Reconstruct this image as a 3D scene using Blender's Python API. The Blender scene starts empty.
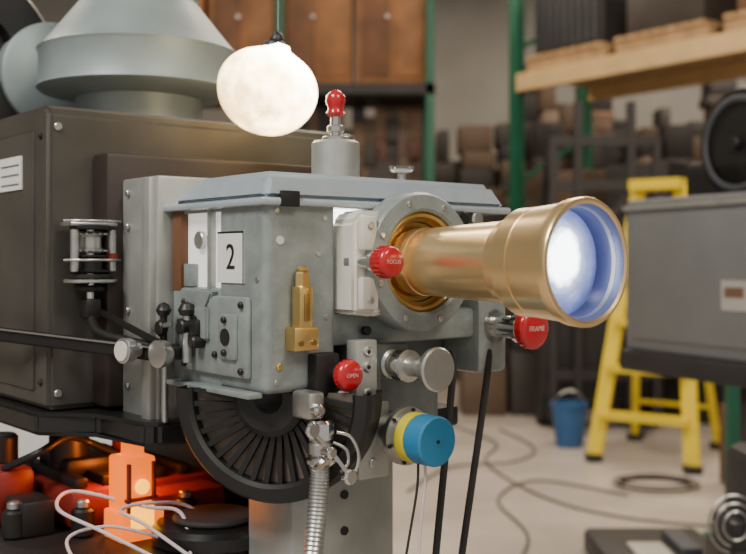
import bpy, bmesh, math, random
from mathutils import Vector, Matrix
random.seed(4)
CAMZ=1.35
# ---------------------------------------------------------------- materials
def mat(name,col,rough=.5,metal=0.,var=0.,vscale=20.,bump=0.,bscale=200.,emit=None,estr=0.,coat=0.,trans=0.):
    m=bpy.data.materials.new(name); m.use_nodes=True
    nt=m.node_tree; n=nt.nodes; l=nt.links; p=n['Principled BSDF']
    p.inputs['Base Color'].default_value=(*col,1); p.inputs['Roughness'].default_value=rough
    p.inputs['Metallic'].default_value=metal; p.inputs['Coat Weight'].default_value=coat
    p.inputs['Transmission Weight'].default_value=trans
    if emit: p.inputs['Emission Color'].default_value=(*emit,1); p.inputs['Emission Strength'].default_value=estr
    tc=n.new('ShaderNodeTexCoord')
    if var>0:
        no=n.new('ShaderNodeTexNoise'); no.inputs['Scale'].default_value=vscale; no.inputs['Detail'].default_value=5
        l.new(tc.outputs['Object'],no.inputs['Vector'])
        r=n.new('ShaderNodeValToRGB'); r.color_ramp.elements[0].position=.3; r.color_ramp.elements[1].position=.7
        r.color_ramp.elements[0].color=(*[c*(1-var) for c in col],1)
        r.color_ramp.elements[1].color=(*[min(1,c*(1+var)) for c in col],1)
        l.new(no.outputs['Fac'],r.inputs['Fac']); l.new(r.outputs['Color'],p.inputs['Base Color'])
    if bump>0:
        nb=n.new('ShaderNodeTexNoise'); nb.inputs['Scale'].default_value=bscale
        l.new(tc.outputs['Object'],nb.inputs['Vector'])
        b=n.new('ShaderNodeBump'); b.inputs['Strength'].default_value=bump; b.inputs['Distance'].default_value=.001
        l.new(nb.outputs['Fac'],b.inputs['Height']); l.new(b.outputs['Normal'],p.inputs['Normal'])
    return m
M={}
M['grey']=mat('hammered_grey',(.262,.295,.29),.40,.15,.16,45,.45,300)
M['greyd']=mat('dark_grey_casting',(.13,.145,.145),.5,.2,.14,60,.3,300)
M['lid']=mat('lid_grey',(.42,.48,.53),.25,.1,.06,30,.05,300,coat=.4)
M['alu']=mat('aluminium_plate',(.42,.43,.40),.42,.5,.12,25,.1,400)
M['chrome']=mat('chrome',(.75,.75,.73),.16,1.)
M['steel']=mat('brushed_steel',(.55,.55,.53),.33,.9,.08,80)
M['brass']=mat('brass',(.76,.54,.21),.32,.95,.08,40)
M['gold']=mat('gold_anodised',(.96,.70,.36),.29,.88,.03,30,coat=.3)
M['goldd']=mat('gold_dark',(.45,.28,.10),.35,1.)
M['cream']=mat('cream_enamel',(.72,.70,.62),.35,.0,.06,30)
M['red']=mat('red_plastic',(.50,.010,.018),.25,coat=.5)
M['black']=mat('black_metal',(.022,.021,.021),.42,.3,.1,30)
M['blackg']=mat('black_gloss',(.016,.015,.015),.28,.0)
M['rubber']=mat('rubber',(.022,.021,.021),.7)
M['lamph']=mat('lamphouse_paint',(.074,.068,.058),.43,.15,.16,12,.2,300)
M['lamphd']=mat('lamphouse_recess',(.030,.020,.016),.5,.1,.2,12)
M['duct']=mat('galvanised_duct',(.26,.305,.31),.5,.25,.14,8)
M['white']=mat('white_paper',(.82,.82,.78),.7,0,.03,30)
M['ink']=mat('ink',(.01,.01,.01),.7)
M['whitetxt']=mat('worn_lettering',(.65,.5,.45),.6)
M['interior']=mat('white_interior',(.85,.86,.84),.4,emit=(1,.96,.9),estr=.5)  # slight emission stands in for light inside the housing
M['hilite']=mat('emissive_highlight',(.9,.9,.85),.4,emit=(1,.96,.88),estr=5)  # emission imitates a bright reflection on the casting, not a lamp
M['orange']=mat('lit_orange_lamp',(.5,.07,.0),.5,emit=(1,.17,.0),estr=1.5)
M['orangehot']=mat('lit_orange_core',(.6,.2,.02),.5,emit=(1,.40,.0),estr=3.2)
M['redlamp']=mat('red_housing',(.20,.018,.012),.45,0,.35,14)
M['blue']=mat('blue_cap',(.03,.22,.42),.4,0,.06,20)
M['yellow']=mat('yellow_band',(.72,.58,.03),.45)
M['cable']=mat('white_cable',(.70,.56,.57),.5)
M['brown']=mat('brown_fibre',(.16,.07,.03),.6)
M['tan']=mat('guard_mesh_backing',(.17,.135,.11),.5,.3,.2,60)
M['hood']=mat('hood_inner_coated',(.20,.23,.38),.3,.6)
def ramp_emit(name,base,centre,radius,stops,strength,rough=.06):
    m=bpy.data.materials.new(name); m.use_nodes=True; nt=m.node_tree; p=nt.nodes['Principled BSDF']
    p.inputs['Base Color'].default_value=(*base,1); p.inputs['Roughness'].default_value=rough; p.inputs['Coat Weight'].default_value=1
    tc=nt.nodes.new('ShaderNodeTexCoord'); vd=nt.nodes.new('ShaderNodeVectorMath'); vd.operation='DISTANCE'
    vd.inputs[1].default_value=centre
    ns=nt.nodes.new('ShaderNodeTexNoise'); ns.inputs['Scale'].default_value=45; nt.links.new(tc.outputs['Object'],ns.inputs['Vector'])
    nt.links.new(tc.outputs['Object'],vd.inputs[0])
    mu=nt.nodes.new('ShaderNodeMath'); mu.operation='MULTIPLY'; mu.inputs[1].default_value=1/radius
    nt.links.new(vd.outputs['Value'],mu.inputs[0])
    ad=nt.nodes.new('ShaderNodeMath'); ad.operation='MULTIPLY_ADD'; ad.inputs[1].default_value=.3; nt.links.new(ns.outputs['Fac'],ad.inputs[0])
    su=nt.nodes.new('ShaderNodeMath'); su.operation='SUBTRACT'; su.inputs[1].default_value=.15
    nt.links.new(mu.outputs[0],ad.inputs[2]); nt.links.new(ad.outputs[0],su.inputs[0])
    cr=nt.nodes.new('ShaderNodeValToRGB'); e=cr.color_ramp.elements
    e[0].position=0; e[0].color=(*stops[0][1],1); e[1].position=1; e[1].color=(*stops[-1][1],1)
    for po,c in stops[1:-1]:
        q=e.new(po); q.color=(*c,1)
    nt.links.new(su.outputs[0],cr.inputs['Fac']); nt.links.new(cr.outputs['Color'],p.inputs['Emission Color'])
    p.inputs['Emission Strength'].default_value=strength
    return m
M['lens']=ramp_emit('lit_lens_glass',(.05,.06,.15),(.178,-.232,.002),.055,
  [(0,(1,1,1)),(.36,(.9,.95,1)),(.50,(.12,.14,.20)),(.66,(.055,.065,.115)),(.84,(.028,.035,.085)),(1,(.012,.016,.05))],9.0)
M['bulb']=ramp_emit('lit_bulb_glass',(.9,.8,.6),(.012,0,.010),.085,
  [(0,(1,.95,.85)),(.55,(1,.91,.74)),(.74,(.5,.38,.20)),(.88,(.2,.13,.055)),(1,(.10,.06,.02))],26.0,.25)
# ---------------------------------------------------------------- builder
def empty(name,loc=(0,0,0),rz=0.):
    o=bpy.data.objects.new(name,None); o.empty_display_size=.05; o.location=loc; o.rotation_euler=(0,0,rz)
    bpy.context.collection.objects.link(o); return o
class B:
    def __init__(s,name,parent=None,U=.001):
        s.name=name; s.parent=parent; s.U=U; s.bm=bmesh.new(); s.mats=[]
    def _add(s,t,m,smooth=False):
        mm=M[m] if isinstance(m,str) else m
        if mm not in s.mats: s.mats.append(mm)
        i=s.mats.index(mm)
        bmesh.ops.recalc_face_normals(t,faces=t.faces)
        for f in t.faces: f.material_index=i; f.smooth=smooth
        me=bpy.data.meshes.new('t'); t.to_mesh(me); t.free(); s.bm.from_mesh(me); bpy.data.meshes.remove(me)
        return s
    def box(s,x0,x1,y0,y1,z0,z1,m,bev=0,rot=None,seg=2):
        t=bmesh.new(); bmesh.ops.create_cube(t,size=1)
        c=Vector(((x0+x1)/2,(y0+y1)/2,(z0+z1)/2))
        for v in t.verts: v.co=Vector((v.co.x*(x1-x0),v.co.y*(y1-y0),v.co.z*(z1-z0)))
        if bev: bmesh.ops.bevel(t,geom=t.edges[:],offset=bev,segments=seg,affect='EDGES',profile=.5)
        R=rot.to_3x3() if rot else Matrix.Identity(3)
        for v in t.verts: v.co=(R@v.co+c)*s.U
        return s._add(t,m,bool(bev))
    def beam(s,a,b,w,h,m,up=(0,0,1),bev=0):
        a=Vector(a);b=Vector(b);d=(b-a);L=d.length;d.normalize();u=Vector(up)
        x=d.cross(u)
        if x.length<1e-4: x=d.cross(Vector((0,1,0)))
        x.normalize(); u=x.cross(d)
        t=bmesh.new(); bmesh.ops.create_cube(t,size=1)
        for v in t.verts: v.co=Vector((v.co.x*w,v.co.y*L,v.co.z*h))
        if bev: bmesh.ops.bevel(t,geom=t.edges[:],offset=bev,segments=2,affect='EDGES')
        for v in t.verts: v.co=((a+b)/2+x*v.co.x+d*v.co.y+u*v.co.z)*s.U
        return s._add(t,m,bool(bev))
    def prism(s,poly,axis,a0,a1,m,bev=0):
        t=bmesh.new()
        def P(p,a):
            return Vector((a,p[0],p[1])) if axis=='x' else Vector((p[0],a,p[1])) if axis=='y' else Vector((p[0],p[1],a))
        A=[t.verts.new(P(p,a0)) for p in poly];Bv=[t.verts.new(P(p,a1)) for p in poly]
        t.faces.new(A);t.faces.new(Bv[::-1]);n=len(poly)
        for i in range(n): t.faces.new((A[i],A[(i+1)%n],Bv[(i+1)%n],Bv[i]))
        if bev: bmesh.ops.bevel(t,geom=t.edges[:],offset=bev,segments=2,affect='EDGES')
        for v in t.verts: v.co*=s.U
        return s._add(t,m,bool(bev))
    def lathe(s,o,axis,prof,m,seg=48,closed=False):
        o=Vector(o);ax=Vector(axis).normalized()
        x=ax.cross(Vector((0,0,1)))
        if x.length<1e-3: x=Vector((1,0,0))
        x.normalize(); y=ax.cross(x)
        t=bmesh.new();rings=[]
        for (h,r) in prof:
            if r<=1e-9: rings.append([t.verts.new((o+ax*h)*s.U)])
            else: rings.append([t.verts.new((o+ax*h+(x*math.cos(2*math.pi*i/seg)+y*math.sin(2*math.pi*i/seg))*r)*s.U) for i in range(seg)])
        pr=list(zip(rings,rings[1:]))
        if closed: pr.append((rings[-1],rings[0]))
        for a,b in pr:
            for i in range(seg):
                j=(i+1)%seg
                if len(a)==1 and len(b)==1: continue
                if len(a)==1: t.faces.new((a[0],b[i],b[j]))
                elif len(b)==1: t.faces.new((a[i],a[j],b[0]))
                else: t.faces.new((a[i],a[j],b[j],b[i]))
        return s._add(t,m,True)
    def cyl(s,o,axis,r,h0,h1,m,bev=0,seg=32):
        b=bev
        pr=[(h0,0),(h0,r-b),(h0+b,r),(h1-b,r),(h1,r-b),(h1,0)] if b else [(h0,0),(h0,r),(h1,r),(h1,0)]
        return s.lathe(o,axis,pr,m,seg)
    def tube(s,pts,r,m,seg=10,sm=6):
        P=[Vector(p) for p in pts]
        if sm>1 and len(P)>2:
            Q=[];n=len(P)
            for i in range(n-1):
                a=P[max(i-1,0)];b=P[i];c=P[i+1];d=P[min(i+2,n-1)]
                for k in range(sm):
                    t=k/sm
                    Q.append(.5*((2*b)+(c-a)*t+(2*a-5*b+4*c-d)*t*t+(3*b-a-3*c+d)*t**3))
            Q.append(P[-1]);P=Q
        t=bmesh.new();rings=[];nx=None
        for i,p in enumerate(P):
            d=(P[min(i+1,len(P)-1)]-P[max(i-1,0)]).normalized()
            if nx is None:
                nx=d.cross(Vector((0,0,1)))
                if nx.length<1e-3: nx=Vector((1,0,0))
            nx=(nx-d*nx.dot(d)).normalized(); ny=d.cross(nx)
            rr=r(i) if callable(r) else r
            rings.append([t.verts.new((p+(nx*math.cos(2*math.pi*k/seg)+ny*math.sin(2*math.pi*k/seg))*rr)*s.U) for k in range(seg)])
        for a,b in zip(rings,rings[1:]):
            for i in range(seg):
                j=(i+1)%seg; t.faces.new((a[i],a[j],b[j],b[i]))
        t.faces.new(rings[0]);t.faces.new(rings[-1][::-1])
        return s._add(t,m,True)
    def text(s,txt,o,xa,ya,size,m):
        cu=bpy.data.curves.new('t','FONT');cu.body=txt;cu.size=size;cu.align_x='CENTER';cu.align_y='CENTER';cu.extrude=size*.01
        ob=bpy.data.objects.new('t',cu);bpy.context.collection.objects.link(ob)
        dg=bpy.context.evaluated_depsgraph_get();me=ob.evaluated_get(dg).to_mesh()
        t=bmesh.new();t.from_mesh(me);ob.evaluated_get(dg).to_mesh_clear()
        xa=Vector(xa);ya=Vector(ya);za=xa.cross(ya);o=Vector(o)
        for v in t.verts: v.co=(o+xa*v.co.x+ya*v.co.y+za*v.co.z)*s.U
        bpy.data.objects.remove(ob)
        return s._add(t,m)
    def clip(s,z):
        bmesh.ops.bisect_plane(s.bm,geom=s.bm.verts[:]+s.bm.edges[:]+s.bm.faces[:],plane_co=(0,0,z*s.U),plane_no=(0,0,1),clear_outer=True)
        return s
    def done(s):
        me=bpy.data.meshes.new(s.name);s.bm.to_mesh(me);s.bm.free()
        for m in s.mats: me.materials.append(m)
        me.set_sharp_from_angle(angle=math.radians(38))
        o=bpy.data.objects.new(s.name,me);bpy.context.collection.objects.link(o)
        if s.parent: o.parent=s.parent
        return o
F=(0,-1,0)  # lens direction in projector frame
# ================================================================ PROJECTOR
RZ=math.radians(39)
PL=(-.108,1.036,CAMZ)
pj=empty('film_projector',PL,RZ)
b=B('gear_housing',pj)
b.box(0,90,0,92,-136,66,'grey',9,seg=4)
b.box(0,90,85,195,-136,-30,'grey',6)
b.box(4,90,85,195,52,66,'grey')
b.box(0,90,174,195,-36,60,'brown',2)
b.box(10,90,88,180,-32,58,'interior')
b.box(1,10,112,117,-32,56,'alu',1);b.box(2,10,150,172,-30,-4,'grey',2)
b.cyl((8,140,22),(-1,0,0),10,-2,5,'steel',1,20)
b.box(88,338,62,195,-136,66,'greyd',4)
b.box(86,300,6,66,-92,-56,'grey',6)
b.box(298,346,-2,62,-134,-46,'grey',6)
b.box(318,340,10,62,-46,40,'greyd',4)
b.box(91,140,20,60,36,54,'hilite',4);b.box(91,150,58,64,20,60,'interior',1)  # added glowing block for the highlight on the casting under the lid
b.cyl((98,14,-76),F,8,-2,4,'black',1,16)
b.box(-7,2,24,158,-122,-38,'grey',4)
b.box(-12,-4,40,74,-104,-56,'grey',4)
b.prism([(96,-50),(150,-50),(150,-70),(120,-86),(96,-86)],'x',-12,-5,'grey',2)
b.prism([(90,-34),(160,-34),(160,-60),(110,-60)],'x',-9,2,'grey',2)
for (y,z) in((32,-46),(32,-114),(150,-46),(150,-114),(84,-100),(57,-62),(57,-96)):
    b.cyl((-14 if 40<y<74 else -9,y,z),(-1,0,0),3.6,-2,2,'black',1,12)
b.cyl((-12,57,-80),(-1,0,0),9,-1,1,'black',0,20)
b.cyl((-12,120,-66),(-1,0,0),6,-1,1,'black',0,20)
b.cyl((-8,138,-98),(-1,0,0),10,-1,1.5,'greyd',1,20)
for (x,z) in((14,50),(74,44),(66,6),(76,-60),(14,-124),(56,-124)):
    b.cyl((x,0,z),F,3,-1,1.5,'steel',.6,12)
b.cyl((18,0,20),F,4.5,-1,1,'cream',0,12)
b.cyl((0,14,-20),(-1,0,0),3,-1,1,'steel',0,12)
b.box(52,82,-16,2,-140,-96,'black',3)
b.cyl((128,0,-76),F,5,-2,6,'black',1,16)
b.box(-14,4,10,190,-140,-134,'grey',1.5)
b.done()
b=B('lid',pj)
b.box(-8,348,-8,204,55,63,'lid',3)
t=bmesh.new()
lo=[(-6,-6),(346,-6),(346,202),(-6,202)];hi=[(3,0),(322,0),(322,186),(3,140)]
A=[t.verts.new((x,y,60)) for x,y in lo];C=[t.verts.new((x,y,90)) for x,y in hi]
t.faces.new(A);t.faces.new(C)
for i in range(4): t.faces.new((A[i],A[(i+1)%4],C[(i+1)%4],C[i]))
bmesh.ops.bevel(t,geom=t.edges[:],offset=7,segments=4,affect='EDGES')
for v in t.verts: v.co*=.001
b._add(t,'lid',True)
b.box(14,36,-10,-5,54,70,'ink',1)
b.done()
b=B('number_card',pj)
b.box(-1.6,-.4,38,90,-24,30,'white');b.box(-1.9,-1.5,38,90,28,30,'ink');b.box(-1.9,-1.5,38,39.5,-24,30,'ink')
b.text('2',(-1.9,63,2),(0,-1,0),(0,0,1),38,'ink');b.done()
b=B('top_knob',pj)
b.cyl((156,90,0),(0,0,1),28,88,138,'alu',3);b.cyl((156,90,0),(0,0,1),16,138,143,'steel',1)
b.cyl((156,90,0),(0,0,1),6,140,172,'chrome',1);b.cyl((156,90,0),(0,0,1),10,148,156,'steel',1)
b.lathe((156,90,0),(0,0,1),[(166,0),(166,8),(170,11.5),(175,9),(178,9.5),(184,12),(191,11),(197,5),(198,0)],'red',24)
b.done()
b=B('lid_thumbscrew',pj)
b.cyl((214,40,0),(0,0,1),5,86,100,'steel',1);b.cyl((214,40,0),(0,0,1),14,102,107,'chrome',2);b.cyl((214,40,0),(0,0,1),8,88,92,'steel',1)
b.beam((196,40,106),(232,40,108),5,5,'chrome',bev=1);b.done()
LX,LZ=183,-2
b=B('lens_mount',pj)
b.lathe((LX,0,LZ),F,[(-64,0),(-64,70),(5,70),(5,0)],'grey',64)
b.lathe((LX,0,LZ),F,[(5,50),(5,74),(8,76),(30,76),(34,73),(36,58),(34,55),(10,53)],'grey',64,True)
b.lathe((LX,0,LZ),F,[(8,40),(8,55),(30,55),(33,52),(31,49),(26,48),(14,47)],'brass',64,True)
b.lathe((LX,0,LZ),F,[(12,30),(12,48),(24,48),(24,44),(21,43),(18,30)],'goldd',64,True)
for a in range(0,360,45):
    r=66;b.cyl((LX+r*math.cos(math.radians(a+20)),0,LZ+r*math.sin(math.radians(a+20))),F,3.4,33,37.5,'steel',1,12)
b.prism([(92,-56),(92,40),(104,52),(146,52),(146,-56),(118,-60)],'y',-26,14,'cream',4)
b.box(98,118,-34,-24,10,46,'cream',3);b.box(98,120,-34,-24,-52,-18,'cream',3)
b.cyl((108,0,36),F,4,30,37,'steel',1,12);b.cyl((108,0,-42),F,4,30,37,'steel',1,12)
b.cyl((262,0,46),F,10,-4,14,'blackg',2);b.cyl((292,0,48),F,9,-20,8,'steel',2)
b.box(236,280,-4,20,-40,44,'grey',5)
b.done()
b=B('projection_lens',pj)
b.lathe((LX,0,LZ),F,[(-20,0),(-20,34),(22,34),(24,36.5),(40,37),(40.5,35.2),(42,35.2),(42.5,36.5),(60,37),(110,39.2),(160,41.5),(166,42.5),(166.5,44),(180,44.5),(181,43.5),(182.5,43.5),
 (183,51),(185,53),(204,53.5),(205,51.8),(207,51.8),(207.5,54),(244,57),(246,59.5),(257,60.5),(259,59.5),(259.5,56.5),(258,54)],'gold',96)
b.lathe((LX,0,LZ),F,[(258,54.2),(252,52.5),(228,50)],'hood',80)
b.lathe((LX,0,LZ),F,[(250,53.2),(250,52),(246,51),(246,52.8)],'steel',80,True)
b.lathe((LX,0,LZ),F,[(228,51),(230,44),(232,38),(233.5,30),(234.5,22),(235.2,12),(235.5,0)],'lens',64)
b.done()
def knob(name,o,r,L,shaft,txt=None,collar=None):
    b=B(name,pj);x,z,y0=o
    s0,s1=collar
    b.cyl((x,0,z),F,shaft,s0,s1+2,'chrome',1,24)
    b.cyl((x,0,z),F,shaft*1.7,s0,s0+12,'steel',2,24)
    b.cyl((x,0,z),F,shaft*1.35,s1-12,s1-2,'chrome',1,24)
    pr=[(s1,0),(s1,r*.7),(s1+3,r*.95),(s1+6,r),(s1+L-5,r),(s1+L-2,r*.93),(s1+L,r*.75),(s1+L,0)]
    b.lathe((x,0,z),F,pr,'red',40)
    for a in range(24):
        q=a*math.pi/12
        b.beam((x+r*math.cos(q),-s1-6,z+r*math.sin(q)),(x+r*math.cos(q),-s1-L+6,z+r*math.sin(q)),1.6,1.6,'red')
    if txt: b.text(txt,(x,-s1-L-.2,z),(1,0,0),(0,0,1),r*.36,'whitetxt')
    b.done()
knob('focus_knob',(103,-2,0),16,24,7,'FOCUS',(8,54))
knob('threading_knob',(80,-118,0),16,16,5,'OPEN',(-2,24))
knob('framing_knob',(326,-79,0),24,18,13,'FRAME',(-10,50))
b=B('brass_oiler',pj)
b.box(24,54,-18,0,-92,-68,'brass',2);b.box(30,47,-18,-2,-70,-26,'brass',3)
b.cyl((38.5,-10,0),(0,0,1),8,-34,-12,'brass',2,6);b.cyl((38.5,-10,0),(0,0,1),6,-12,-6,'brass',2,16)
b.box(35,42,-19.5,-16,-62,-34,'goldd',1)
b.cyl((31,0,-84),F,3,16,20,'goldd',0,12);b.cyl((47,0,-84),F,3,16,20,'goldd',0,12)
b.cyl((17,0,-108),F,4,-1,3,'brass',1,12);b.done()
b=B('encoder_bracket',pj)
b.box(96,124,-26,-8,-168,-84,'alu',2);b.box(104,146,-20,-6,-232,-150,'alu',3)
b.box(120,175,-18,-4,-128,-90,'greyd',4)
for z in(-96,-112,-140,-158): b.cyl((110,0,z),F,5.5,24,29,'steel',1,14);b.cyl((110,0,z),F,2.4,28,29.6,'black',0,6)
for z in(-215,): b.cyl((122,0,z),F,5,18,23,'steel',1,14)
b.box(110,136,-19,60,-150,-90,'greyd',2)
b.done()
b=B('inching_knob',pj)
b.lathe((150,0,-112),F,[(0,0),(0,16),(20,16),(22,13),(30,13),(31,17),(48,17),(50,11),(66,10),(70,12),(86,22),(92,23),(94,21),(94,0)],'steel',48)
b.cyl((150,0,-112),F,17.4,32,47,'chrome',1,20);b.done()
b=B('encoder',pj)
b.lathe((150,0,-186),F,[(14,0),(14,24),(40,24),(40,31),(46,31),(46,26),(52,26),(52,0)],'steel',40)
for a in range(6):
    q=a*math.pi/3+.3;b.cyl((150+28*math.cos(q),0,-186+28*math.sin(q)),F,2,44,48,'black',0,8)
b.cyl((150,0,-186),F,26.5,52,66,'yellow',1,48);b.cyl((150,0,-186),F,26,66,92,'blue',2,48)
b.cyl((150,0,-186),F,2,91,93,'ink',0,10);b.done()
b=B('encoder_wire',pj)
b.tube([(152,-70,-210),(152,-70,-235),(148,-66,-290),(150,-60,-380),(150,-40,-520)],1.6,'cable')
b.tube([(146,-66,-210),(144,-66,-240),(136,-60,-300),(128,-50,-380),(130,-40,-520)],1.4,'rubber');b.done()
# ventilated flywheel guard (half-round, bolted under the housing)
b=B('flywheel_guard',pj)
c=Vector((39,38,-143));AX=Vector((-.831,-.55,0)).normalized()
e1=AX.cross(Vector((0,0,1))).normalized();e2=Vector((0,0,1))
b.lathe(c,AX,[(-34,0),(-34,106),(-20,110),(14,110),(19,106),(20,94),(16,90),(8,90),(4,88),(4,0)],'black',96)
b.lathe(c,AX,[(6.3,90),(6.6,30)],'tan',96)
b.lathe(c,AX,[(5,0),(22,16),(24,34),(20,40),(5,42)],'black',64)
for i in range(36):
    q=2*math.pi*(i+.5)/36
    d=e1*math.cos(q)+e2*math.sin(q);d2=e1*math.cos(q+.16)+e2*math.sin(q+.16)
    b.beam(c+d*36+AX*12,c+d2*96+AX*11,5.6,6,'black',up=tuple(AX))
b.clip(-136.5)
b.done()
b=B('drip_tube',pj)
b.tube([(86,-14,-138),(92,-20,-170),(84,-18,-200),(88,-10,-224)],5,'steel');b.cyl((86,-14,0),(0,0,1),8,-150,-136,'alu',2,16)
b.done()
b=B('flexible_conduit',pj)
pts=[(44,-34,-172),(44,-34,-200),(40,-34,-250),(34,-30,-320),(32,-20,-420),(60,0,-600),(90,40,-760)]
b.tube(pts,lambda i:10.5 if i%2 else 8.8,'steel',14,30)
b.cyl((44,-34,0),(0,0,1),14,-182,-160,'chrome',3,8);b.cyl((44,-34,0),(0,0,1),12,-196,-182,'steel',2,24)
b.cyl((44,-34,0),(0,0,1),15,-205,-197,'chrome',2,24)
b.box(30,50,-34,-2,-160,-132,'steel',4);b.cyl((38,-34,-150),F,7,-4,10,'chrome',3,16)
b.beam((14,-56,-164),(40,-50,-186),9,4,'chrome',bev=1.5);b.beam((42,-50,-186),(62,-56,-214),9,4,'chrome',bev=1.5)
b.beam((22,-54,-205),(46,-48,-194),9,5,'chrome',bev=1.5)
b.cyl((42,-34,-190),F,6,8,24,'chrome',2,16)
b.cyl((17,-58,-165),F,8,-3,3,'chrome',2,16);b.cyl((63,-58,-216),F,8,-3,3,'chrome',2,16)
b.tube([(56,-44,-172),(70,-50,-178),(78,-52,-198),(72,-50,-216),(58,-48,-218)],2.2,'chrome')
b.tube([(52,-44,-182),(64,-50,-190),(66,-50,-204),(58,-48,-212)],1.8,'steel')
b.done()
b=B('light_shroud',pj)
b.box(-15,330,200,292,-186,97,'alu',3)
b.box(-24,-12,204,224,-186,95,'alu',2)
b.box(10,320,194,202,-130,50,'greyd')
for z in(80,40,-60,-150): b.cyl((-16,274,z),(-1,0,0),4,-1,3,'steel',1,12)
b.done()
b=B('sprocket_and_roller_assembly',pj)
x,y=-52,300
b.cyl((x,y,0),(0,0,1),5,-62,44,'chrome',1,16)
b.box(x-30,x+30,y-12,y+20,40,45,'steel',2);b.cyl((x,y,0),(0,0,1),24,36,41,'black',1,32)
b.lathe((x,y,0),(0,0,1),[(8,0),(8,15),(11,17),(15,13),(27,13),(31,17),(34,15),(34,0)],'steel',24)
for a in range(14):
    q=a*math.pi/7
    for z in(11,31): b.box(x+18*math.cos(q)-1.3,x+18*math.cos(q)+1.3,y+18*math.sin(q)-1.3,y+18*math.sin(q)+1.3,z-1,z+1,'steel')
b.cyl((x-24,y-10,0),(0,0,1),5,-14,36,'steel',1,20);b.cyl((x+24,y-8,0),(0,0,1),5,-14,36,'steel',1,20)
b.cyl((x+24,y-8,0),(0,0,1),7.6,-2,8,'redlamp',1,20)
b.lathe((x,y,0),(0,0,1),[(-16,0),(-16,22),(-14,24),(-10,14),(0,14),(4,20),(6,20),(6,0)],'black',32)
b.cyl((x,y,0),(0,0,1),31,-27,-23,'steel',1,32);b.cyl((x,y,0),(0,0,1),26,-22,-17,'black',1,32);b.cyl((x,y,0),(0,0,1),18,-38,-30,'black',2,32)
b.beam((x+28,y+10,-24),(x+28,y+10,42),5,5,'black',bev=1)
for z in(46,0): b.tube([(x-36,y-8,z),(x-20,y-26,z),(x+10,y-28,z),(x+34,y-10,z)],1.6,'steel')
b.box(x-6,x+40,y-4,y+30,-30,-18,'black',2);b.box(x-6,x+30,y+10,y+30,20,42,'black',2)
b.box(x-10,x+10,y-10,y+10,-70,-46,'black',3)
b.tube([(x,y,-66),(x-4,y-30,-84),(x+8,y-70,-92),(x+26,y-110,-98)],6,'black')
b.done()
b=B('changeover_arm',pj)
b.beam((-30,168,-104),(-130,400,-90),7,17,'black',bev=2);b.beam((-130,400,-90),(-150,640,-74),7,17,'black',bev=2)
b.beam((-36,168,-97),(-136,400,-83),2,2,'steel')
b.beam((-30,168,-92),(-44,300,-60),5,8,'black',bev=1.5)
b.lathe((-44,190,-100),(-1,-.2,0),[(0,0),(0,8),(10,8),(10,13),(13,14),(22,14),(23,12),(23,0)],'steel',32)
b.cyl((-66,186,-100),(-1,-.2,0),11,0,2,'cream',0,24)
b.lathe((-26,150,-102),(-1,-.2,0),[(0,0),(0,8),(6,8),(6,14),(10,15),(18,15),(19,11),(19,0)],'steel',32)
b.cyl((-20,176,0),(0,0,1),4,-100,-60,'black',1,12);b.lathe((-20,176,-56),(0,0,1),[(-8,0),(-6,6),(0,9),(6,6),(9,0)],'black',20)
b.cyl((-20,176,-76),(-1,0,0),9,-2,8,'black',2,20);b.beam((-24,196,-78),(-24,150,-70),4,5,'steel',bev=1)
b.cyl((-16,130,0),(0,0,1),5,-112,-58,'steel',1,12);b.lathe((-16,130,-54),(0,0,1),[(-8,0),(-6,8),(0,10),(6,7),(9,0)],'black',20)
b.cyl((-16,130,-72),(-1,0,0),8,-12,10,'black',2,20);b.box(-18,0,108,152,-82,-64,'black',3)
b.cyl((-16,112,-88),(-1,0,0),7,-12,6,'black',2,20)
b.box(-20,0,146,200,-110,-96,'black',3);b.cyl((-14,185,0),(0,0,1),4,-184,-100,'steel',1,12)
b.done()
b=B('lamphouse_cabinet',pj)
b.prism([(330,-180),(330,178),(340,187),(1010,187),(1010,-180)],'x',-92,380,'lamph',6)
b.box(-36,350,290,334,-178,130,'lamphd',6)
b.box(-95,-90,372,990,-160,158,'lamph',3)
b.box(-97,-94,405,482,88,130,'white')
for k in range(3): b.box(-97.6,-96.5,412,474,94+12*k,96+12*k,'greyd')
for z in(160,-160):
    for x in(-80,360): b.cyl((x,330,z),F,5,-1,3,'steel',1,12)
for z in(150,-148):
    for y in(352,): b.cyl((-92,y,z),(-1,0,0),4,-1,3,'black',1,12)
b.done()
b=B('exhaust_chimney',pj)
b.lathe((160,600,0),(0,0,1),[(185,0),(185,96),(246,96),(248,104),(256,148),(260,153),(266,150),(312,150),(318,153),(322,148),(338,134),(396,88),(402,90),(410,90),(412,84),(640,84),(640,0)],'duct',64)
b.box(310,316,596,604,258,318,'duct');b.done()
b=B('cooling_blower',pj)
b.lathe((-30,840,330),F,[(-70,0),(-70,120),(-66,128),(54,128),(60,122),(60,60),(40,56),(40,0)],'black',48)
b.box(-120,60,780,900,187,230,'black',6)
b.lathe((95,830,300),F,[(-60,0),(-60,88),(60,88),(66,80),(66,0)],'duct',48);b.box(70,120,790,880,187,230,'black',4)
b.done()
b=B('base_plate',pj)
b.prism([(-26,178),(-40,190),(-46,290),(-104,340),(-110,1010),(345,1010),(345,178)],'z',-210,-182,'blackg',5)
b.box(150,345,80,180,-210,-184,'black',5)
b.box(95,300,70,195,-200,-134,'greyd',3)
b.box(60,204,40,130,-1350,-200,'alu',6);b.box(205,330,190,700,-1320,-208,'greyd',8)
for z in (-260,-300,-340): b.cyl((130,40,z),F,5,-1,2,'black',0,14)
b.box(20,480,20,760,-1350,-1315,'black',8)
b.box(180,300,-10,120,-660,-520,'black',14)
b.cyl((240,0,-580),F,40,6,26,'steel',2)
b.done()
b=B('drive_belt',pj)
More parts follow.
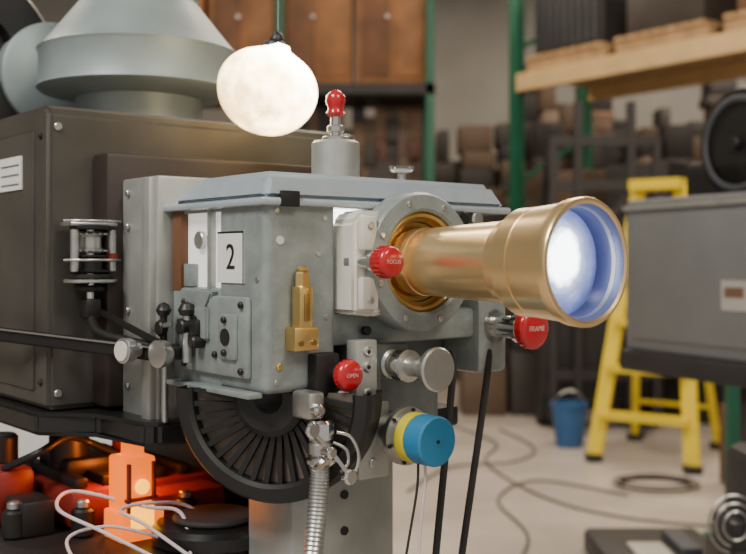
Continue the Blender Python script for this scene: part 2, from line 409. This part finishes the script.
b.tube([(258,6,-110),(256,-2,-130),(222,-10,-332),(186,-18,-560)],4.2,'rubber',8,6)
b.tube([(314,6,-110),(311,-4,-130),(262,-12,-332),(212,-18,-560)],4.2,'rubber',8,6)
b.done()
b=B('equipment_shelf',pj)
b.box(-170,200,130,760,-352,-334,'black',6)
b.box(-100,-80,600,740,-350,-200,'black')
b.box(160,206,200,700,-352,-334,'black')
b.cyl((60,200,-334),(0,0,1),74,0,26,'blackg',6,40);b.cyl((60,200,-334),(0,0,1),50,26,34,'rubber',3,40)
b.done()
b=B('orange_indicator_lamp',pj)
b.box(-36,20,250,300,-332,-298,'orange',3);b.box(-30,12,256,300,-300,-234,'orange',4)
b.box(-24,6,248,258,-318,-290,'orangehot',2);b.cyl((-9,252,-268),F,9,-2,5,'orangehot',2,20)
for x in(-27,5): b.box(x,x+4,250,256,-298,-240,'redlamp',1)
b.box(-30,12,250,256,-285,-281,'redlamp',1)
b.box(-18,0,262,292,-236,-208,'orange',3);b.done()
b=B('power_supply',pj)
b.box(-60,150,340,560,-334,-282,'redlamp',16)
b.box(-126,-70,420,560,-334,-262,'redlamp',12)
b.box(30,140,300,420,-334,-292,'redlamp',14);b.box(-116,-74,350,410,-334,-290,'black',5)
for k in range(5): b.box(-50+36*k,-32+36*k,350,540,-284,-270,'black',4)
b.box(-40,60,400,500,-280,-256,'black',8)
b.cyl((-20,440,0),(0,0,1),26,-280,-228,'black',4,24);b.cyl((60,440,0),(0,0,1),18,-280,-236,'redlamp',4,24)
b.cyl((-96,480,0),(0,0,1),22,-264,-226,'black',4,24)
b.tube([(-110,430,-262),(-80,390,-240),(-40,400,-226),(0,420,-240),(40,380,-262)],5,'black')
for (x,y) in((-120,366),(-52,322),(70,292)):
    b.cyl((x,y,0),(0,0,1),14,-334,-300,'black',3,16);b.cyl((x,y,0),(0,0,1),8,-300,-290,'steel',2,16)
b.done()
b=B('patch_cable',pj)
b.tube([(-30,150,-332),(-80,200,-300),(-100,280,-286),(-60,330,-280),(-10,244,-290),(20,210,-296),(0,150,-330)],2.2,'cable',8,10)
b.tube([(0,140,-332),(-30,200,-300),(-40,244,-290),(0,246,-288),(50,240,-300),(50,150,-332)],2.2,'cable',8,10)
b.tube([(30,120,-334),(-10,200,-318),(-60,236,-304),(-110,230,-310),(-120,150,-334)],2.,'cable',8,10)
b.done()
# ================================================================ hanging bulb
bl=empty('hanging_light_bulb',(-.135,1.33,CAMZ+.220))
b=B('globe',bl)
pr=[(-60,0)]
for k in range(1,22):
    th=math.pi*k/26
    pr.append((-60*math.cos(th) if k<13 else -52*math.cos(th), 65*math.sin(th)**.96))
pr+= [(52,17),(58,14)]
b.lathe((0,0,0),(.26,0,1),pr,'bulb',64);b.done()
b=B('socket',bl)
b.lathe((9,0,50),(.2,0,1),[(-2,0),(-2,15),(6,15),(10,13),(12,9),(18,8),(22,5),(24,0)],'black',24)
b.tube([(13,0,70),(14,0,300),(14,0,3600)],.8,'steel',6,1);b.done()
# ================================================================ ROOM
def wmat(name,*a,**k):
    M[name]=mat(name,*a,**k);return name
wmat('concrete',(.42,.37,.33),.42,0,.22,1.6,.3,30)
wmat('wall_paint',(.41,.395,.37),.8,0,.06,2)
wmat('ceil_paint',(.30,.30,.30),.8,0,.05,2)
wmat('wood',(.28,.12,.038),.55,0,.3,4)
wmat('woodd',(.16,.066,.026),.6,0,.3,4)
wmat('pallet',(.44,.28,.14),.7,0,.2,8)
wmat('beamo',(.66,.46,.22),.5,0,.1,5)
wmat('rackg',(.010,.11,.06),.5,0,.1,5)
wmat('ladder',(.80,.60,.02),.45,0,.05,8)
wmat('greybox',(.20,.205,.205),.45,.1,.06,6)
wmat('tarp',(.03,.11,.28),.5,0,.1,6)
for i,c in enumerate([(.045,.036,.031),(.11,.07,.045),(.026,.023,.023),(.17,.095,.055),(.06,.065,.075),(.22,.165,.12),(.12,.045,.03),(.45,.42,.38)]):
    wmat('clut%d'%i,c,.6,0,.15,5)
B('floor',None,1).box(-9,9,-4,16,-.1,0,'concrete').done()
B('wall_back',None,1).box(-9,9,15,15.2,0,5.5,'wall_paint').done()
B('wall_left',None,1).box(-9.2,-9,-4,15.2,0,5.5,'wall_paint').done()
B('wall_right',None,1).box(9,9.2,-4,15.2,0,5.5,'wall_paint').done()
B('ceiling',None,1).box(-9.2,9.2,-4,15.2,5.5,5.7,'ceil_paint').done()
B('baseboard_back',None,1).box(-9,9,14.97,15,0,.15,'clut4').done()
rk=empty('pallet_rack',(1.40,10.1,0),math.atan2(-.796,.606))
b=B('frame',rk,1)
for x in(0,3.4):
    for y in(0,1.0): b.box(x-.055,x+.055,y-.05,y+.05,0,5.2,'rackg')
    for z in(.5,1.3,2.1,3.4,4.2): b.beam((x,0,z),(x,1.0,z+.5),.04,.04,'rackg')
for z in(.55,2.98):
    for y in(-.03,1.0): b.box(0.05,3.35,y-.03,y+.03,z,z+.17,'beamo')
    b.box(.05,3.35,0,1.,z+.14,z+.18,'pallet')
b.done()
b=B('pallets',rk,1)
for px in(.12,1.2,2.3):
    for k in range(3): b.box(px,px+.95,.02+.4*k,.12+.4*k,3.16,3.27,'pallet')
    for k in range(7): b.box(px+.135*k,px+.11+.135*k,0,1.,3.27,3.31,'pallet')
b.done()
b=B('stored_bins',rk,1)
b.box(.15,1.0,.1,.9,3.31,4.0,'clut2',.03)
for k in range(9): b.box(.17+.09*k,.2+.09*k,.08,.1,3.36,3.94,'clut4')
b.box(1.25,2.05,.1,.9,3.31,3.9,'clut0',.03);b.box(2.35,3.2,.1,.9,3.31,4.1,'clut3',.03)
b.box(.1,.9,.1,.9,.73,1.7,'clut0',.03);b.box(1.,1.7,.1,.9,.73,2.2,'clut2',.03);b.box(1.8,3.2,.1,.9,.73,1.9,'clut4',.03)
b.box(.2,.7,.15,.9,1.7,2.2,'clut1',.03);b.box(.1,1.2,.1,.9,0,.5,'clut1',.02);b.box(1.3,3.2,.1,.9,0,.5,'clut2',.02)
b.done()
sh=empty('wood_cabinet_shelving',(-2.4,10,0))
b=B('frame',sh,1)
for x in(0,1.5,2.95):
    for y in(0,.9): b.box(x-.04,x+.04,y-.04,y+.04,0,5,'rackg')
for z in(1.1,2.95): b.box(0,3,-.04,.94,z,z+.1,'clut2')
b.done()
b=B('cabinets',sh,1)
for i in range(4):
    x=.08+i*.72; b.box(x,x+.68,.05,.9,3.06,4.5,'wood',.02)
    b.box(x+.05,x+.32,.03,.06,3.13,4.4,'woodd',.01);b.box(x+.37,x+.64,.03,.06,3.13,4.4,'wood',.01)
    b.cyl((x+.3,.03,3.7),(0,-1,0),.015,0,.04,'steel')
for i in range(26):
    x=random.uniform(.1,2.6);w=random.uniform(.12,.3);h=random.uniform(.3,1.45)
    y=random.uniform(.02,.5)
    b.box(x,x+w,y,y+.3,1.21,1.21+h,'clut%d'%random.choice([0,1,1,3,3,6,2,0,5,4]),.01)
for i in range(12):
    x=1.5+i*.115;z=1.21;top=2.5+random.uniform(0,.4)
    while z<top:
        h=random.uniform(.15,.4);b.box(x,x+.125,.5+random.uniform(-.05,.05),.88,z,min(z+h,2.92),'clut%d'%random.choice([0,1,3,3,6,2,0,1,5]),.008);z+=h
for i in range(10):
    x=.05+i*.28;h=random.uniform(.4,1.0)
    b.box(x,x+.26,.05,.8,0,h,'clut%d'%random.randrange(8),.01)
b.done()
b=B('stored_equipment_clutter',None,1)
for row,(y0,y1,t0,t1) in enumerate(((11.2,11.7,1.4,2.4),(12.2,13.2,2.3,3.1))):
    x=.4
    while x<6.5:
        w=random.uniform(.12,.4);d=random.uniform(.3,.5);y=random.uniform(y0,y1);z=0
        top=random.uniform(t0,t1)*(1.15 if x>1.6 else 1)
        while z<top:
            h=random.uniform(.1,.4);o=random.uniform(-.04,.04)
            k=random.choice([0,0,0,1,1,2,2,2,3,0,1,5])
            b.box(x+o,x+o+w,y,y+d,z,z+h,'clut%d'%k,.012);z+=h
        x+=w*.8
b.done()
b=B('cardboard_box_stack',None,1)
b.box(.78,1.16,9.0,9.4,0,.42,'clut1',.01);b.box(.80,1.10,9.02,9.36,.42,.78,'clut3',.01)
b.box(1.2,1.6,9.0,9.4,0,.55,'clut0',.01);b.box(1.22,1.5,9.04,9.36,.55,.95,'clut2',.01);b.done()
ft=empty('pallet_lift',(1.42,8.2,0))
b=B('mast',ft,1)
for x in(0,.2,.62,.82): b.box(x-.03,x+.03,-.04,.04,.08,2.6 if x in(.2,.62) else 2.3,'clut2')
for z in(.4,1.2,1.9,2.25): b.box(-.03,.85,-.03,.03,z,z+.08,'clut2')
b.beam((.82,0,2.2),(1.0,.45,1.2),.06,.06,'clut2');b.beam((0,0,2.4),(-.1,.45,1.0),.05,.05,'clut2');b.beam((.2,0,1.3),(.62,0,1.9),.04,.04,'clut2')
b.box(-.08,.92,.1,.5,.2,1.3,'clut2',.06);b.box(.1,.2,-.3,0,.05,.11,'clut2');b.box(.62,.72,-.3,0,.05,.11,'clut2')
b.box(.1,.7,.05,.45,1.3,1.75,'clut0',.04)
for x in(-.02,.85): b.cyl((x-.05,.3,.16),(1,0,0),.16,0,.12,'rubber')
b.done()
ld=empty('step_ladder',(.06,0,0))
b=B('rails_and_steps',ld,1)
FL=Vector((1.42,6.95,0));FR=Vector((1.96,6.55,0));TL=Vector((1.80,7.25,1.85));TR=Vector((2.04,7.07,1.85))
BL=Vector((1.90,7.75,0));BR=Vector((2.4,7.38,0))
side=(FR-FL).normalized()
for a,t_ in((FL,TL),(FR,TR)): b.beam(a,t_,.10,.03,'ladder',up=side.cross(Vector((0,0,1))))
for a,t_ in((BL,TL),(BR,TR)): b.beam(a,t_,.05,.03,'ladder',up=side.cross(Vector((0,0,1))))
for k in(1,2,3,4,5):
    t_=k/6;b.beam(FL.lerp(TL,t_),FR.lerp(TR,t_),.13,.045,'ladder')
    t_=k/6; b.beam(BL.lerp(TL,t_),BR.lerp(TR,t_),.03,.03,'ladder')
b.beam(TL-side*.03+Vector((0,0,.02)),TR+side*.03+Vector((0,0,.02)),.22,.07,'ladder')
for a in(FL,FR,BL,BR): b.box(a.x-.05,a.x+.05,a.y-.05,a.y+.05,0,.05,'rubber')
b.done()
sp=empty('projector_lamphouse',(.852,3.5,0),math.atan2(-.91,.42))
b=B('cabinet',sp,1)
b.box(0,1.0,0,.48,1.05,1.55,'greybox',.012);b.box(.04,.96,-.008,.0,1.09,1.50,'greybox',.004)
b.box(-.01,1.0,-.02,.5,.98,1.05,'clut2',.01);b.box(.0,1.0,-.012,.01,1.515,1.53,'alu')
b.box(.46,.6,-.012,-.006,1.20,1.29,'clut7');b.box(.475,.55,-.014,-.011,1.24,1.27,'clut3')
b.done()
b=B('magazine',sp,1)
b.lathe((.46,.06,1.70),(0,1,0),[(0,0),(0,.15),(.0,.165),(.02,.175),(.3,.175),(.32,.16),(.32,0)],'black',48)
b.lathe((.46,.05,1.70),(0,1,0),[(0,.125),(-.004,.13),(-.004,.14),(0,.145)],'clut4',48)
b.box(.22,.70,.06,.38,1.54,1.66,'black',.02);b.cyl((.46,.05,1.70),(0,1,0),.02,-.02,.03,'black',.005)
b.done()
b=B('pedestal',sp,1)
b.box(.45,.95,.06,.42,.06,.98,'clut0',.02);b.box(.35,1.0,.04,.46,0,.06,'clut2',.02);b.done()
b=B('blue_bucket',None,1)
b.lathe((1.42,7.5,0),(0,0,1),[(0,0),(0,.09),(.03,.10),(.2,.115),(.29,.125),(.30,.135),(.32,.135),(.32,.12),(.29,.12),(.05,.09),(.05,0)],'tarp',32)
b.tube([(1.29,7.5,.3),(1.35,7.47,.38),(1.42,7.46,.41),(1.49,7.47,.38),(1.55,7.5,.3)],.006,'steel',6,6);b.done()
b=B('equipment_case',None,1)
b.box(.78,1.2,3.3,3.85,0.04,.36,'clut2',.02);b.box(.775,1.205,3.29,3.86,.26,.28,'alu')
for x in(.79,1.17):b.box(x,x+.03,3.285,3.3,.1,.34,'alu',.003)
b.box(.88,1.0,3.4,3.6,.36,.372,'clut7',.004);b.box(1.03,1.1,3.45,3.7,.36,.39,'clut4',.004)
for x in(.82,1.14):
    for y in(3.38,3.78): b.cyl((x,y,.022),(1,0,0),.022,-.02,.02,'rubber')
b.done()
hs=empty('hose_coil_stand',(0,0,0))
b=B('stand',hs,1)
b.box(.77,.94,2.22,2.42,0,.72,'clut0',.02);b.box(.815,.94,2.22,2.42,.72,.93,'clut2',.03);b.done()
b=B('coiled_hose',hs,1)
for k in range(6):
    r=.020+.007*k
    b.tube([(.785+r*math.cos(a*math.pi/6),2.235+.004*k,.775+r*1.15*math.sin(a*math.pi/6)) for a in range(13)],.0024,'steel' if k%2 else 'rubber',6,3)
b.box(.775,.83,2.24,2.36,.71,.78,'black',.006);b.done()
b=B('green_post',None,1);b.box(1.70,1.76,4.95,5.01,0,1.1,'rackg');b.box(1.62,1.84,4.87,5.09,0,.02,'rackg');b.done()
b=B('cable_coil',None,1)
for k in range(4):
    r=.17+.02*(k%3);cx,cy=1.66+.03*random.random(),6.15+.03*random.random()
    b.tube([(cx+r*1.2*math.cos(a*math.pi/8),cy+r*math.sin(a*math.pi/8),.012+.008*k) for a in range(17)],.006,'rubber',6,3)
b.done()
b=B('floor_cable',None,1)
b.tube([(.5,4.2,.01),(.75,5,.01),(.7,5.8,.01),(1.0,6.3,.01),(1.45,5.9,.01)],.006,'rubber',6,8)
b.tube([(.6,8.5,.01),(.9,7.6,.01),(.75,6.8,.01),(1.1,5.6,.01),(1.9,5.2,.01),(2.6,5.6,.01)],.006,'rubber',6,8)
b.tube([(.2,6,.01),(.5,6.7,.01),(.95,6.9,.01),(1.15,7.4,.01),(1.0,8.2,.01)],.006,'rubber',6,8);b.done()
b=B('red_supply_box',None,1);b.box(2.1,2.5,5.9,6.3,0,.48,'clut6',.02);b.box(2.15,2.4,5.89,5.9,.1,.35,'clut7');b.done()
b=B('white_cabinet',None,1);b.box(-2.6,-1.0,4.2,4.8,0,1.15,'wall_paint',.01);b.box(-2.58,-1.82,4.18,4.2,.05,1.1,'white',.01);b.box(-1.78,-1.02,4.18,4.2,.05,1.1,'white',.01);b.done()
# ================================================================ LIGHTS
def area(name,loc,size,energy,col,target=None,sy=None):
    L=bpy.data.lights.new(name,'AREA');L.shape='RECTANGLE';L.size=size;L.size_y=sy or size;L.energy=energy;L.color=col
    o=bpy.data.objects.new(name,L);o.location=loc;bpy.context.collection.objects.link(o)
    if target: o.rotation_euler=(Vector(target)-Vector(loc)).to_track_quat('-Z','Y').to_euler()
    return o
area('ceiling_light',(-2.0,-1.2,4.6),1.3,185,(1,.98,.93),(0,1.2,1.3))
area('ceiling_light.001',(2.2,-1.5,4.6),1.3,105,(1,.91,.76),(0.1,1.2,1.3))
for i,(x,y) in enumerate([(-3,6),(1.5,5.5),(4.5,7),(0,10.5),(4.5,11.5)]):
    area('ceiling_light.%03d'%(i+2),(x,y,5.3),1.8,180,(1,.85,.67))
# glow of the orange lamp onto its neighbours
L=bpy.data.lights.new('orange_lamp_glow','POINT');L.energy=.8;L.color=(1,.22,.03);L.shadow_soft_size=.02
o=bpy.data.objects.new('orange_lamp_glow',L);o.parent=pj;o.location=(.01,.335,-.245);bpy.context.collection.objects.link(o)
w=bpy.data.worlds.new('World');bpy.context.scene.world=w;w.use_nodes=True
w.node_tree.nodes['Background'].inputs[0].default_value=(1,.97,.91,1);w.node_tree.nodes['Background'].inputs[1].default_value=.5
# ================================================================ CAMERA
cd=bpy.data.cameras.new('camera');co=bpy.data.objects.new('camera',cd);bpy.context.collection.objects.link(co)
co.location=(0,0,CAMZ);co.rotation_euler=(math.radians(90),0,0)
cd.lens=50;cd.sensor_width=36;cd.shift_y=-17/746;cd.clip_start=.02
cd.dof.use_dof=True;cd.dof.focus_distance=1.08;cd.dof.aperture_fstop=5.4
bpy.context.scene.camera=co
